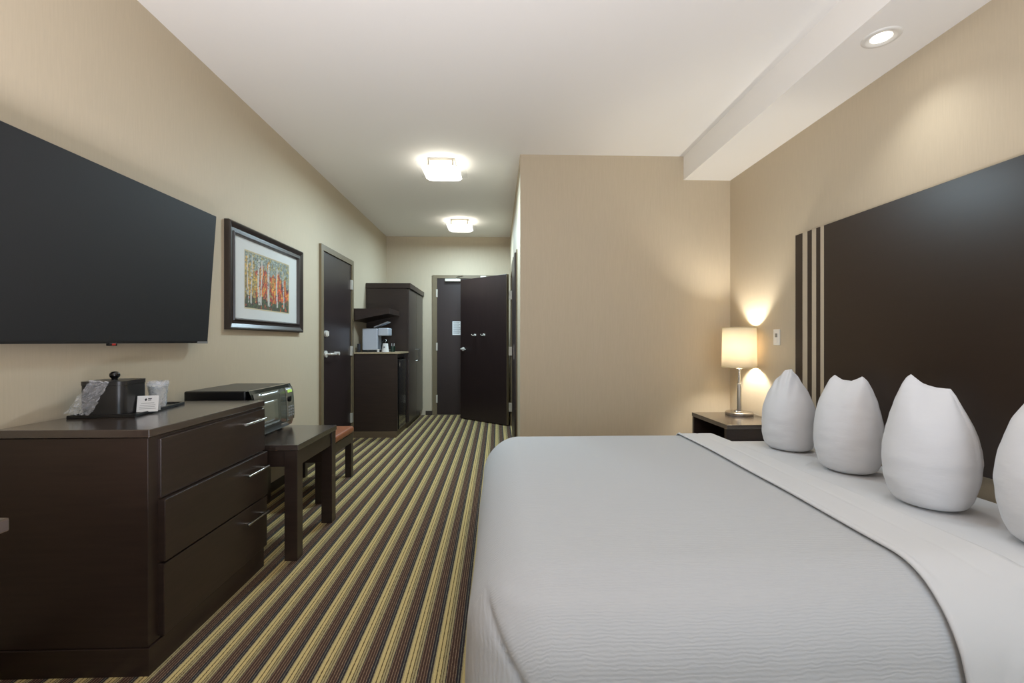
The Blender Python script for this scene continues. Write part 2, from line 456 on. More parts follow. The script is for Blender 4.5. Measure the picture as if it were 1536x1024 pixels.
d = thing('downlight', 'round white recessed downlight in the soffit above the headboard', 'ceiling light', (1.775, 2.05, SZ))
MB().lathe([(.041, -.0006), (.047, -.004), (.055, -.0045), (.058, -.0065), (.072, -.006), (.076, -.003), (.077, 0)], cap=False).build('trim_ring', WHITEP, d, 50)
MB().lathe([(.001, -.0008), (.042, -.0008)], cap=False).build('lamp_face', LED, d)

# ------------------------------------------------------------------ television
tilt = math.atan2(.05, .713)
tv = thing('wall_mounted_television', 'large flat black television tilted down on the left wall', 'television', (-1.63, 1.985, 1.12))
def tbox(mb, x0, x1, y0, y1, z0, z1, bev=0):
    return mb.box(x0, x1, y0, y1, z0, z1, bev)
def tilted(mb):
    bmesh.ops.rotate(mb.bm, verts=mb.bm.verts, cent=(0, 0, 0), matrix=Matrix.Rotation(tilt, 3, 'Y')); return mb
tilted(MB().box(-.030, -.001, -.632, .632, 0, .715, .003)).build('case', TVB, tv)
tilted(MB().box(-.002, .0005, -.629, .629, .010, .712)).build('screen', TVS, tv)
tilted(MB().box(-.002, .001, .545, .632, -.002, .010)).build('corner_label', GREYP, tv)
lg = tilted(MB().box(-.012, .003, -.02, .02, -.010, .003, .002)).build('sensor_box', BLACK, tv)
tilted(MB().box(.003, .0045, -.008, .010, -.007, .001)).build('indicator', REDM, lg)
MB().box(-.068, -.012, -.16, .16, .22, .50, .004).build('wall_bracket', BLACK, tv)

# ------------------------------------------------------------------ framed picture
pic = thing('framed_picture', 'framed autumn birch forest painting in a wide dark frame on the left wall', 'picture', (XL, 3.43, 1.55))
FW, FH = .54, .345
def frame_ring(prof, hw, hh):
    """profile points (inset, depth); mitred frame"""
    mb = MB(); rings = []
    for ins, dep in prof:
        rings.append([mb.bm.verts.new((dep, sy * (hw - ins), sz * (hh - ins))) for sy, sz in ((-1, -1), (1, -1), (1, 1), (-1, 1))])
    for a, b in zip(rings, rings[1:]):
        for i in range(4):
            mb.bm.faces.new((a[i], a[(i + 1) % 4], b[(i + 1) % 4], b[i]))
    return mb
frame_ring([(0, 0), (0, .030), (.008, .036), (.016, .034), (.040, .024), (.058, .024), (.062, .031), (.068, .031), (.074, .020), (.078, .008)], FW, FH).build('frame', mat('dark_bronze_frame', (48, 40, 36), 0.3, spec=0.6), pic)
PW, PH = .318, .190
def rect_ring(y0, z0, x0, y1, z1, x1):
    mb = MB(); a = [mb.bm.verts.new((x0, sy * y0, sz * z0)) for sy, sz in ((-1, -1), (1, -1), (1, 1), (-1, 1))]
    b = [mb.bm.verts.new((x1, sy * y1, sz * z1)) for sy, sz in ((-1, -1), (1, -1), (1, 1), (-1, 1))]
    for i in range(4): mb.bm.faces.new((a[i], a[(i + 1) % 4], b[(i + 1) % 4], b[i]))
    return mb
rect_ring(FW - .077, FH - .077, .008, PW + .008, PH + .008, .008).build('mat_board', MATB, pic)
rect_ring(PW + .009, PH + .009, .0085, PW - .001, PH - .001, .0068).build('fillet', GOLD, pic)
def painting():
    W, Hh = PW, PH
    nx, nz = 110, 60
    me = bpy.data.meshes.new('painting')
    vs, fs, cols = [], [], []
    rnd = random.Random(7)
    trunks = [(.13, .012), (.28, .020), (.335, .014), (.50, .024), (.70, .017), (.86, .012), (.06, .010)]
    for j in range(nz + 1):
        for i in range(nx + 1):
            u, v = i / nx, j / nz
            vs.append((.0075, -W + 2 * W * u, -Hh + 2 * Hh * v))
            nz1 = noise.noise((u * 9, v * 9, 1.3)); nz2 = noise.noise((u * 26, v * 26, 5.1)); nz3 = noise.noise((u * 60, v * 50, 9.7))
            sky = (128, 138, 128); olv = (150, 132, 66); yel = (196, 140, 44); org = (196, 84, 14); red = (142, 34, 12); grn = (62, 72, 30); drk = (48, 30, 20)
            st = noise.noise((u * 17, v * 5, 3.7)); s2 = noise.noise((u * 40, v * 12, 8.1))
            top = .82 - .34 * max(0, u - .45) + .28 * st
            if v > top: c = sky if s2 < .2 else olv
            elif v < .20 + .16 * nz1 + .08 * st: c = grn if s2 > -.15 else (drk if s2 > -.4 else org)
            elif u < .22 + .06 * st: c = olv if s2 < .1 else (yel if s2 < .35 else sky)
            elif st + .5 * s2 > .22: c = yel
            elif st + .5 * s2 > -.08: c = org
            elif st + .5 * s2 > -.38: c = red
            else: c = drk if u > .6 else olv
            c = [min(255, max(0, x * (1 + .6 * nz3 + .3 * nz2))) for x in c]
            for tx, tw in trunks:
                cx = tx + .012 * math.sin(v * 5 + tx * 30)
                if abs(u - cx) < tw * (1.1 - .35 * v) and .08 < v < .97 - tx * .15:
                    c = (196, 190, 178) if noise.noise((u * 30, v * 40, 2)) < .32 else (78, 70, 64)
            cols.append(lin(c))
    for j in range(nz):
        for i in range(nx):
            a = j * (nx + 1) + i
            fs.append((a, a + 1, a + nx + 2, a + nx + 1))
    me.from_pydata(vs, [], fs)
    at = me.color_attributes.new('paint', 'FLOAT_COLOR', 'POINT')
    for k, c in enumerate(cols): at.data[k].color = c
    m, nt, b = new_mat('autumn_birch_paint')
    vc = nt.nodes.new('ShaderNodeVertexColor'); vc.layer_name = 'paint'
    nt.links.new(vc.outputs['Color'], b.inputs['Base Color']); b.inputs['Roughness'].default_value = .6
    me.materials.append(m)
    o = bpy.data.objects.new('painting', me); COL.objects.link(o); o.parent = pic
painting()
MB().box(.0105, .0115, -(FW - .078), FW - .078, -(FH - .078), FH - .078).build('glazing', GLASS, pic)

# ------------------------------------------------------------------ dresser
DX, DY0, DY1, DZ = -1.172, 1.572, 2.335, .832
dr = thing('dresser', 'dark espresso three-drawer dresser below the television', 'dresser', (-1.43, 1.95, 0))
def P(mb): # shift to thing-local coordinates
    bmesh.ops.translate(mb.bm, verts=mb.bm.verts, vec=Vector((1.43, -1.95, 0))); return mb
P(MB().box(XL + .015, DX, DY0, DY1, DZ - .027, DZ, .002)).build('top', WOODTOP, dr)
P(MB().box(XL + .015, DX - .008, DY0 + .006, DY1 - .004, .095, DZ - .030, .0015)).build('carcass', WOOD, dr)
P(MB().box(XL + .015, DX - .002, DY0 + .001, DY1 - .004, .0, .093, .0015)).build('plinth', WOOD, dr)
for z0, z1, pr in ((.585, .792, .002), (.362, .578, .016), (.105, .355, .013)):
    dw = P(MB().box(DX - .012, DX + pr, DY0 + .052, DY1 - .003, z0, z1, .0025)).build('drawer', WOOD, dr)
    hz = (z0 + z1) / 2 + (.062 if z0 > .5 else .045 if z0 > .3 else .065)
    hd = MB()
    hd.tube([(DX + pr + .03, 2.10, hz), (DX + pr + .03, 2.285, hz)], .0055, 12)
    for yy in (2.125, 2.262):
        hd.tube([(DX + pr, yy, hz), (DX + pr + .03, yy, hz)], .0045, 10)
    P(hd).build('handle', CHROME, dw, 40)

# items on the dresser
TR = math.radians(9.0)
tray = thing('tray', 'black rectangular serving tray on the dresser', 'tray', (-1.65, 1.797, DZ), TR)
tm = MB().box(0, .232, 0, .378, 0.0005, .006, .001)
for b in ((0, .232, 0, .008), (0, .232, .37, .378), (0, .008, 0, .378), (.224, .232, 0, .378)):
    tm.box(b[0], b[1], b[2], b[3], .004, .012, .002)
tm.build('tray_body', BLACK, tray)
tray.children[0].name = 'tray_base'

def rr(cx, cy, hx, hy, r, n=8):
    pts = []
    for qx, qy, a0 in ((1, 1, 0), (-1, 1, 90), (-1, -1, 180), (1, -1, 270)):
        for k in range(n + 1):
            a = math.radians(a0 + 90 * k / n)
            pts.append((cx + qx * (hx - r) + r * math.cos(a), cy + qy * (hy - r) + r * math.sin(a)))
    return pts
bu = thing('ice_bucket', 'black square ice bucket with round knob lid on the dresser tray', 'ice bucket', (-1.557, 1.905, DZ + .0065), TR)
def bucket_shape(h0, h1, ins):
    mb = MB(); mb.prism(rr(0, 0, .077 - ins, .083 - ins, .03 - ins * .3), h0, h1); return mb
bucket_shape(0, .118, 0).build('bucket', BUCKET, bu, 30)
ld = bucket_shape(.119, .134, -.0015)
ld.build('lid', BUCKET, bu, 30)
MB().lathe([(.011, .133), (.010, .140), (.0155, .146), (.018, .153), (.0165, .161), (.011, .167), (.002, .169)], n=24).build('knob', BLACKGLOSS, bu, 60)

# crumpled clear bag leaning on the bucket
def bag():
    rows = []
    A = [Vector(v) for v in ((-.102, -.108, .012), (-.016, -.116, .004), (.034, -.090, .132), (-.030, -.090, .140))]
    for j in range(41):
        v = j / 40; r = []
        for i in range(33):
            u = i / 32
            p = A[0] * (1 - u) * (1 - v) + A[1] * u * (1 - v) + A[2] * u * v + A[3] * (1 - u) * v
            d = .012 * noise.noise((u * 3, v * 5, .5)) + .010 * abs(noise.noise((u * 8, v * 9, 3.1))) + .004 * noise.noise((u * 19, v * 19, 7.1)); p = p + Vector((.010 * noise.noise((v * 5, .3, 2)) * (1 if u in (0, 1) else .6), 0, .016 * abs(noise.noise((u * 4, 2.2, 5))) * (1 - v)))
            r.append(p + Vector((.004 * noise.noise((v * 9, u, 1)), -abs(d) - .002, .006 * noise.noise((u * 6, 7.7, v)) * (1 if v > .9 or v < .1 else .3))))
        rows.append(r)
    back = [[p + Vector((0, .0055, -.002)) for p in r] for r in rows]
    t = thing('plastic_bag', 'crumpled clear plastic bag leaning on the black ice bucket', 'plastic bag', bu.location[:], TR)
    o = grid_obj('bag_film', rows, BAGP, t)
    o2 = MB().tube([rows[40][i] + Vector((0, -.001, 0)) for i in range(0, 33, 4)], .0025, 8)
    o2.build('bunched_edge', BAGP, t, 60)
bag()
def cup(x, y, label):
    c = thing('wrapped_cup', label, 'cup', (x, y, DZ + .0065), 0, 'wrapped cups on the tray')
    MB().lathe([(.027, 0), (.028, .004), (.033, .088), (.0345, .090), (.0345, .093), (.031, .093), (.026, .006), (.001, .006)], n=32, cap=False).build('cup_body', WHITEP, c, 40)
    rows = []
    for j in range(13):
        v = j / 12; row = []
        for i in range(40):
            a = 2 * PI * i / 40
            rr_ = .031 + .006 * v + .0035 * noise.noise((math.cos(a) * 3, math.sin(a) * 3, v * 6 + x * 50)) + (.004 if v > .8 else 0)
            row.append((rr_ * math.cos(a), rr_ * math.sin(a), .001 + .108 * v + .004 * noise.noise((a * 2, v * 3, 4)) * (v > .5)))
        rows.append(row)
    grid_obj('wrapper', rows, WRAP, c, closed=True)
cup(-1.520, 2.090, 'nearer plastic-wrapped white cup on the tray behind the tent card')
cup(-1.565, 2.155, 'farther plastic-wrapped white cup on the tray, nearer the wall')
tc_ = thing('tent_card', 'small white printed tent card leaning on the bucket on the tray', 'card', (-1.443, 1.930, DZ + .0085), math.radians(22))
def card():
    w_, h_ = .036, .064
    mb = MB()
    for s in (1,):
        mb.poly([(-w_, -.012, 0), (w_, -.012, 0), (w_, .004, h_), (-w_, .004, h_)])
        mb.poly([(-w_, .026, 0), (w_, .026, 0), (w_, .004, h_), (-w_, .004, h_)])
    o = mb.build('card_sheet', PAPER, tc_)
    sm = o.modifiers.new('s', 'SOLIDIFY'); sm.thickness = .0008
    def on(u, v): return (u, -.0132 + .016 * v / h_, v)
    q = MB()
    def bar(u0, u1, v0, v1):
        q.poly([on(u0, v0), on(u1, v0), on(u1, v1), on(u0, v1)])
    q.poly([on(-.012, .048), on(-.007, .043), on(-.002, .048), on(-.007, .055)])
    bar(.0, .013, .051, .054); bar(.0, .011, .045, .048)
    q.build('logo', DARKINK, tc_)
    q = MB()
    bar(-.022, .022, .034, .0355); bar(-.026, .026, .026, .0272); bar(-.028, .024, .019, .0202); bar(-.028, .028, .012, .0132)
    q.build('print', INK, tc_)
card()

# ------------------------------------------------------------------ side table
TX, TY0, TY1, TZ = -1.022, 2.372, 2.935, .598
st = thing('side_table', 'dark wooden side table holding the microwave, beside the dresser', 'table', (-1.35, 2.65, 0))
def P2(mb):
    bmesh.ops.translate(mb.bm, verts=mb.bm.verts, vec=Vector((1.35, -2.65, 0))); return mb
P2(MB().box(XL + .02, TX, TY0, TY1, TZ - .030, TZ, .003)).build('tabletop', WOODTOP, st)
P2(MB().box(XL + .04, TX - .012, TY0 + .012, TY1 - .012, TZ - .115, TZ - .031, .002)).build('apron', WOOD, st)
for lx in (TX - .072, XL + .03):
    for ly in (TY0 + .004, TY1 - .068):
        P2(MB().box(lx, lx + .066, ly, ly + .066, 0, TZ - .0305, .002)).build('leg', WOOD, st)

# ------------------------------------------------------------------ microwave
mw = thing('microwave', 'black microwave oven on the side table behind the dresser', 'microwave', (-1.30, 2.69, TZ))
MZ0, MZ1 = .014, .268
MB().box(-.35, -.03, -.24, .24, MZ0, MZ1, .008).build('casing', BLACK, mw)
# bowed fascia
def fascia():
    rows = []
    for j in range(9):
        v = j / 8; z = MZ0 + (MZ1 - MZ0) * v
        rows.append([(.012 - .016 * (2 * v - 1) ** 4 + (1 - v) * .012 - .010 * (abs(-1 + i / 6) ** 6), -.24 + .48 * i / 12, z) for i in range(13)])
    back = [(-.031, p[1], p[2]) for p in rows[0]]
    o = grid_obj('fascia', [[(-.031, p[1], p[2]) for p in rows[0]]] + rows + [[(-.031, p[1], p[2]) for p in rows[-1]]], mat('microwave_dark_glass', (52, 54, 48), 0.14, spec=0.8), mw)
    o.data.set_sharp_from_angle(angle=math.radians(40))
    return rows
fr_ = fascia()
def fx_(v): return .012 - .016 * (2 * v - 1) ** 4 + (1 - v) * .012
def patch(name, y0, y1, v0, v1, m, lift=.0015, parent=mw):
    rows = [[(fx_(v0 + (v1 - v0) * j / 6) + lift, y0 + (y1 - y0) * i / 4, MZ0 + (MZ1 - MZ0) * (v0 + (v1 - v0) * j / 6)) for i in range(5)] for j in range(7)]
    o = grid_obj(name, rows, m, parent)
    sm = o.modifiers.new('s', 'SOLIDIFY'); sm.thickness = .002
    return o
dwin = patch('door', -.232, .115, .14, .93, mat('microwave_door_glass', (96, 98, 88), 0.16, spec=0.8))
patch('window', -.19, .01, .25, .72, mat('microwave_mesh_window', (128, 128, 112), 0.2, spec=0.7), .003, dwin)
cp = patch('control_panel', .125, .225, .14, .93, mat('microwave_panel', (112, 112, 100), 0.25, spec=0.6))
patch('display', .15, .205, .80, .87, DISPLAY, .003, cp)
MB().tube([(fx_(.62), .150, MZ0 + .165), (fx_(.62) + .012, .150, MZ0 + .165)], .017, 20).build('dial', BLACK, cp, 40)
for r_ in range(4):
    for c_ in range(3):
        patch('button', .142 + c_ * .026, .162 + c_ * .026, .22 + r_ * .07, .265 + r_ * .07, GREYP, .003, cp)
patch('door_release', .06, .16, .06, .11, CHROME, .002)
for sx in (-.30, -.06):
    for sy in (-.20, .20):
        MB().lathe([(.014, 0.0), (.014, .015)], sx, sy, 16).build('foot', BLACK, mw)

# ------------------------------------------------------------------ bench with leather seat
bn = thing('bench', 'low wooden bench with rust-brown leather seat beyond the side table', 'bench', (-1.43, 3.545, 0))
MB().box(-.215, .212, -.335, .335, .285, .362, .002).build('apron', WOOD, bn)
cu = MB().box(-.222, .222, -.345, .345, .362, .418, .02, 4)
cu.build('cushion', LEATHER, bn, 60)
for lx in (-.215, .163):
    for ly in (-.338, .286):
        MB().box(lx, lx + .052, ly, ly + .052, 0, .2855, .002).build('leg', WOOD, bn)

# ------------------------------------------------------------------ desk at the left edge
dk = thing('desk', 'end of a dark wooden desk at the left edge in front of the dresser', 'desk', (-1.36, .3, 0))
MB().box(-.32, .337, -.90, .69, .732, .76, .003).build('desktop', WOODTOP, dk)
MB().box(-.31, .327, .645, .68, 0, .731, .002).build('side_panel', WOOD, dk)
MB().box(-.31, .327, -.89, -.855, 0, .731, .002).build('side_panel', WOOD, dk)
MB().box(-.31, -.29, -.855, .645, .35, .731, .002).build('back_panel', WOOD, dk)

# ------------------------------------------------------------------ kitchenette
ky0 = 5.395
kc = thing('kitchenette_cabinet', 'dark open-front cabinet housing the mini fridge beside the wardrobe', 'cabinet', (-1.43, 5.66, 0))
def P3(mb):
    bmesh.ops.translate(mb.bm, verts=mb.bm.verts, vec=Vector((1.43, -5.66, 0))); return mb
P3(MB().box(XL + .012, -1.175, ky0, ky0 + .03, .075, .983, .002)).build('side_panel', WOOD, kc)
P3(MB().box(XL + .012, -1.175, 5.915, 5.935, .075, .983, .002)).build('side_panel', WOOD, kc)
P3(MB().box(XL + .012, XL + .03, ky0 + .03, 5.915, .075, .983)).build('back_panel', WOOD, kc)
P3(MB().box(XL + .03, -1.20, ky0 + .03, 5.915, .93, .983)).build('top_rail', WOOD, kc)
P3(MB().box(XL + .012, -1.185, ky0 - .006, 5.935, 0, .074, .002)).build('plinth', PLINTH, kc)
fg = thing('mini_fridge', 'black mini fridge under the beige counter', 'fridge', (-1.43, 5.67, .075))
MB().box(-.22, .225, -.22, .22, 0.0005, .84, .004).build('fridge_body', BLACK, fg)
fd = MB().box(.228, .262, -.22, .22, .01, .835, .006).build('door', BLACKGLOSS, fg)
MB().box(.262, .266, -.205, -.145, .755, .80, .002).build('badge', CHROME, fd)
wt = MB()
pts = [(XL + .005, ky0 - .012), (-1.20, ky0 - .012)] + [(-1.20 + .05 * math.sin(a), ky0 + .038 - .05 * math.cos(a)) for a in [PI / 2 * k / 8 for k in range(1, 9)]] + [(-1.15, 5.938), (XL + .005, 5.938)]
wt.prism(pts, .984, 1.002)
tag(wt.build('countertop', GRANITE), 'beige speckled counter slab over the fridge cabinet, under the coffee maker', 'countertop')
sh = thing('wall_shelf', 'dark wedge-sided wall shelf above the coffee maker', 'shelf', (XL, 5.66, 1.37))
def shelf():
    mb = MB()
    y0, y1 = ky0 - 5.66, .278
    pr = [(.003, .0), (.20, .045), (.425, .09), (.425, .147), (.003, .147)]
    a = [mb.bm.verts.new((x, y0, z)) for x, z in pr]
    b = [mb.bm.verts.new((x + (.0), y1, z)) for x, z in pr]
    n_ = len(pr)
    mb.bm.faces.new(a); mb.bm.faces.new(b[::-1])
    for i in range(n_):
        mb.bm.faces.new((a[i], b[i], b[(i + 1) % n_], a[(i + 1) % n_]))
    mb.build('shelf_body', WOOD, sh)
    MB().box(.4255, .437, y0, y1, .085, .148, .001).build('front_edge', WOOD, sh)
shelf()

wd = thing('wardrobe', 'tall dark two-door wardrobe in the corner by the entry door', 'wardrobe', (-1.41, 6.48, 0))
WY0, WY1, WXF = 5.945, 7.025, -1.145
def P4(mb):
    bmesh.ops.translate(mb.bm, verts=mb.bm.verts, vec=Vector((1.41, -6.48, 0))); return mb
P4(MB().box(XL + .008, WXF - .02, WY0, WY1, .07, 1.82, .002)).build('carcass', WOOD, wd)
P4(MB().box(XL + .008, WXF - .04, WY0 + .01, WY1, 0, .07)).build('plinth', WOOD, wd)
P4(MB().box(XL + .008, WXF + .022, WY0 - .018, WY1 + .008, 1.818, 1.885, .003)).build('cornice', WOOD, wd)
for y0, y1, hy_ in ((WY0 + .004, 6.478, 6.425), (6.484, WY1 - .003, 6.535)):
    dd = P4(MB().box(WXF - .02, WXF, y0, y1, .085, 1.81, .002)).build('door', mat('wardrobe_door_satin', (56, 46, 42), 0.32, spec=0.55), wd)
    P4(MB().tube([(WXF, hy_, 1.02), (WXF + .042, hy_, 1.02), (WXF + .042, hy_, .86), (WXF, hy_, .86)], .006, 8)).build('handle', STEEL, dd)

# coffee maker on the counter
CZ = 1.0025
cm = thing('coffee_maker', 'silver coffee maker with raised lid on the beige counter', 'coffee maker', (-1.53, 5.64, CZ))
MB().box(-.10, .21, -.09, .09, 0, .020, .005).build('base', BLACK, cm)
MB().box(-.10, .085, -.09, .09, .020, .285, .010).build('body', SILVER, cm)
MB().box(.087, .215, -.09, .09, .195, .290, .012).build('brew_head', SILVER, cm)
MB().box(.09, .205, -.075, .075, .021, .028, .002).build('drip_tray', STEEL, cm)
lidm = MB().box(0, .18, -.085, .085, -.006, .006, .003)
bmesh.ops.rotate(lidm.bm, verts=lidm.bm.verts, cent=(0, 0, 0), matrix=Matrix.Rotation(math.radians(-22), 3, 'Y'))
bmesh.ops.translate(lidm.bm, verts=lidm.bm.verts, vec=Vector((.035, 0, .298)))
lidm.build('lid', SILVER, cm)
cf = MB().lathe([(.030, .029), (.045, .033), (.048, .07), (.040, .11), (.032, .125), (.036, .14)], .145, .02, 28).build('carafe', BLACKGLOSS, cm, 40)
MB().tube([(.145, -.02, .13), (.145, -.06, .12), (.145, -.06, .06), (.145, -.025, .05)], .007, 8).build('carafe_handle', BLACK, cf, 40)
pc = thing('paper_cup', 'white paper cup with dark lid in front of the coffee maker', 'cup', (-1.335, 5.475, CZ))
MB().lathe([(.042, 0), (.042, .003), (.030, .105), (.028, .105)], n=28).build('cup_body', PAPER, pc, 40)
MB().lathe([(.031, .1055), (.031, .125), (.020, .14), (.008, .152)], n=28).build('lid', BLACKGLOSS, pc, 40)
MB().box(-.012, .006, -.0415, -.038, .05, .068).build('logo', INK, pc)
tb = thing('creamer_cup', 'tiny white creamer cup left of the paper cup on the counter', 'cup', (-1.415, 5.455, CZ))
MB().lathe([(.013, 0), (.018, .035), (.0185, .037)], n=20).build('cup_body', PAPER, tb, 40)
cd = thing('stir_stick_holder', 'small dark green holder of stir sticks at the counter end', 'holder', (-1.265, 5.56, CZ))
MB().lathe([(.024, 0), (.026, .07), (.022, .07), (.020, .004), (.001, .004)], n=20, cap=False).build('holder_body', GREEN, cd, 40)
for a in (-.010, .010):
    MB().tube([(a, 0, .005), (a * 1.4, .005, .105)], .003, 6).build('stir_stick', PAPER, cd)
ct = MB().box(-.012, .012, -.03, .03, 0, .10, .004)
tag(ct.build('coffee_packet', mat('dark_packet', (40, 40, 46), .4), None, None, None, (-1.655, 5.50, CZ)), 'small dark coffee packet standing between wall and coffee maker', 'packet')

# ------------------------------------------------------------------ headboard (hung on the wall)
hb = thing('wall_mounted_headboard', 'tall dark brown wall headboard with pale vertical stripes', 'headboard', (XR, 2.07, .575))
HY0, HY1 = -.91, .91
MB().box(-.045, -.001, HY0, HY1, 0, 1.262, .0015).build('panel', HEADWOOD, hb)
for y0, y1 in ((2.861, 2.906), (2.781, 2.818), (2.713, 2.742)):
    for sgn in (1, -1):
        a, b = (y0 - 2.07) * sgn, (y1 - 2.07) * sgn
        MB().box(-.0462, -.044, min(a, b), max(a, b), .001, 1.261).build('inlay_stripe', STRIPE, hb)

# ------------------------------------------------------------------ bed
BX0, BX1, BY0, BY1, BZ, BR = -.085, 1.975, 1.115, 3.068, .505, .20
FARK = .42
def crown(x, y):
    return .010 * math.sin(min(1, max(0, (y - BY0) / (BY1 - BY0))) * PI) + .003 * noise.noise((x * 2.2, y * 2.2, 0))
bed = thing('bed', 'king bed base and white-sheeted mattress under the headboard', 'bed', (.95, 2.08, 0))
MB().box(-.93, 1.0, -.86, .86, .0, .22, .01).build('bed_base', mat('bed_base_fabric', (60, 52, 46), .8), bed)
def mattress():
    y0, y1, z0, z1, r = -.89, .915, .221, .486, .12
    pr = [(y0, z0), (y1, z0)] + [(y1 - r + r * math.cos(t), z1 - r + r * math.sin(t)) for t in [PI / 2 * k / 12 for k in range(13)]] + \
         [(y0 + r - r * math.sin(t), z1 - r + r * math.cos(t)) for t in [PI / 2 * k / 12 for k in range(13)]]
    rows = [[(x, y, z) for y, z in pr] for x in (-.80, .3, .6, 1.03)]
    o = grid_obj('mattress', rows, SHEET, bed, closed=True)
    bm = bmesh.new(); bm.from_mesh(o.data); bm.verts.ensure_lookup_table(); n_ = len(pr)
    bm.faces.new([bm.verts[i] for i in range(n_)][::-1]); bm.faces.new([bm.verts[3 * n_ + i] for i in range(n_)])
    bmesh.ops.recalc_face_normals(bm, faces=bm.faces); bm.to_mesh(o.data); bm.free()
    o.data.set_sharp_from_angle(angle=math.radians(50))
mattress()

def smooth(a, b, x):
    t = min(1, max(0, (x - a) / (b - a))); return t * t * (3 - 2 * t)

def profile():
    pr = []            # (inset from the outer edge, z, arc length below the top edge)
    for k in range(18):
        z = .10 + (BZ - BR - .10) * k / 18
        pr.append((0.012 * (1 - k / 18) * -1, z, BR * PI / 2 + (BZ - BR - z)))
    for k in range(29):
        a = PI / 2 * k / 28
        pr.append((BR - BR * math.cos(a), BZ - BR + BR * math.sin(a), BR * (PI / 2 - a)))
    return pr

def coverlet():
    hx = 1.40
    rc = BR + .03
    pr = profile()
    for k in range(1, 40):
        pr.append((BR + .76 * (k / 39), BZ, 0))
    # outline sample table: (segment, parameter)
    xs_near = list(range(96))
    n_c, n_f = 26, 90
    outl = [('n', x) for x in xs_near] + [('c0', PI / 2 * i / n_c) for i in range(n_c)] + [('f', i / n_f) for i in range(n_f)] + \
           [('c1', PI / 2 * i / n_c) for i in range(n_c)] + [('r', 96 - i) for i in range(97)]
    rows, ribs = [], []
    for ins, z, arc in pr:
        row, rb = [], []
        x0, y0 = BX0 + ins, BY0 + ins
        y1 = BY1 - ins * FARK if ins <= BR else BY1 - BR * FARK - (ins - BR) * ((BY1 - BY0 - BR - BR * FARK - .76) / .76)
        r = max(min(rc - ins, (y1 - y0) * .45), .0001)
        for sgm, t in outl:
            if sgm == 'n':
                xm = .5 if x0 + r < .42 else x0 + r + .08
                x, y, nx_, ny_ = (hx - (hx - xm) * t / 36 if t < 36 else xm - (xm - x0 - r) * (t - 36) / 60), y0, 0, -1
            elif sgm == 'c0': x, y, nx_, ny_ = x0 + r - r * math.sin(t), y0 + r - r * math.cos(t), -math.sin(t), -math.cos(t)
            elif sgm == 'f': x, y, nx_, ny_ = x0, (y0 + r) + (y1 - y0 - 2 * r) * t, -1, 0
            elif sgm == 'c1': x, y, nx_, ny_ = x0 + r - r * math.cos(t), y1 - r + r * math.sin(t), -math.cos(t), math.sin(t)
            else:
                xm = .5 if x0 + r < .42 else x0 + r + .08
                x, y, nx_, ny_ = (hx - (hx - xm) * t / 36 if t < 36 else xm - (xm - x0 - r) * (t - 36) / 60), y1, 0, 1
            u, v = y + ny_ * arc, x + nx_ * arc
            zz = z + crown(x, y) * smooth(.06, BR, ins)
            # swelling and creases of the hanging sides
            if ins < .17:
                k = 1 - ins / .17
                bulge = .006 * noise.noise((x * 5, y * 3, z * 5)) * k * smooth(1.0, .7, x)
                x += nx_ * bulge; y += ny_ * bulge
                if ny_ < -.25 and z < .475:
                    xl = -.045 + (.462 - z) * .60 + .12 * max(0, .40 - z) ** 1.6
                    dx = x - xl
                    fade = smooth(.475, .445, z) * smooth(-.25, -.7, ny_)
                    push = .016 * smooth(-.002, .010, dx) - .012 * math.exp(-((dx + .006) / .007) ** 2)
                    push += .004 * math.exp(-((dx - .03) / .012) ** 2) * smooth(.36, .44, z)
                    push -= .005 * math.exp(-((dx - .022 - .25 * (z - .40)) / .006) ** 2) * smooth(.38, .43, z)
                    y -= push * fade * smooth(1.0, .6, x)
                    if dx < 0 and z < .455:
                        u, v = x * 1.0 + 40, z
            row.append((x, y, zz)); rb.append((u, v))
        rows.append(row); ribs.append(rb)
    o = grid_obj('coverlet', rows, COVER)
    me = o.data
    uvl = me.uv_layers.new(name='rib')
    flat = [q for r in ribs for q in r]
    for lp in me.loops:
        uvl.data[lp.index].uv = flat[lp.vertex_index]
    bm = bmesh.new(); bm.from_mesh(me)
    bmesh.ops.remove_doubles(bm, verts=bm.verts, dist=.0004)
    bmesh.ops.dissolve_degenerate(bm, edges=bm.edges, dist=.00005)
    bmesh.ops.recalc_face_normals(bm, faces=bm.faces)
    bm.to_mesh(me); bm.free()
    sm = o.modifiers.new('s', 'SOLIDIFY'); sm.thickness = .007; sm.offset = -1
    return o
cv = coverlet()
tag(cv, 'white ribbed coverlet spread over the bed and its foot', 'coverlet')

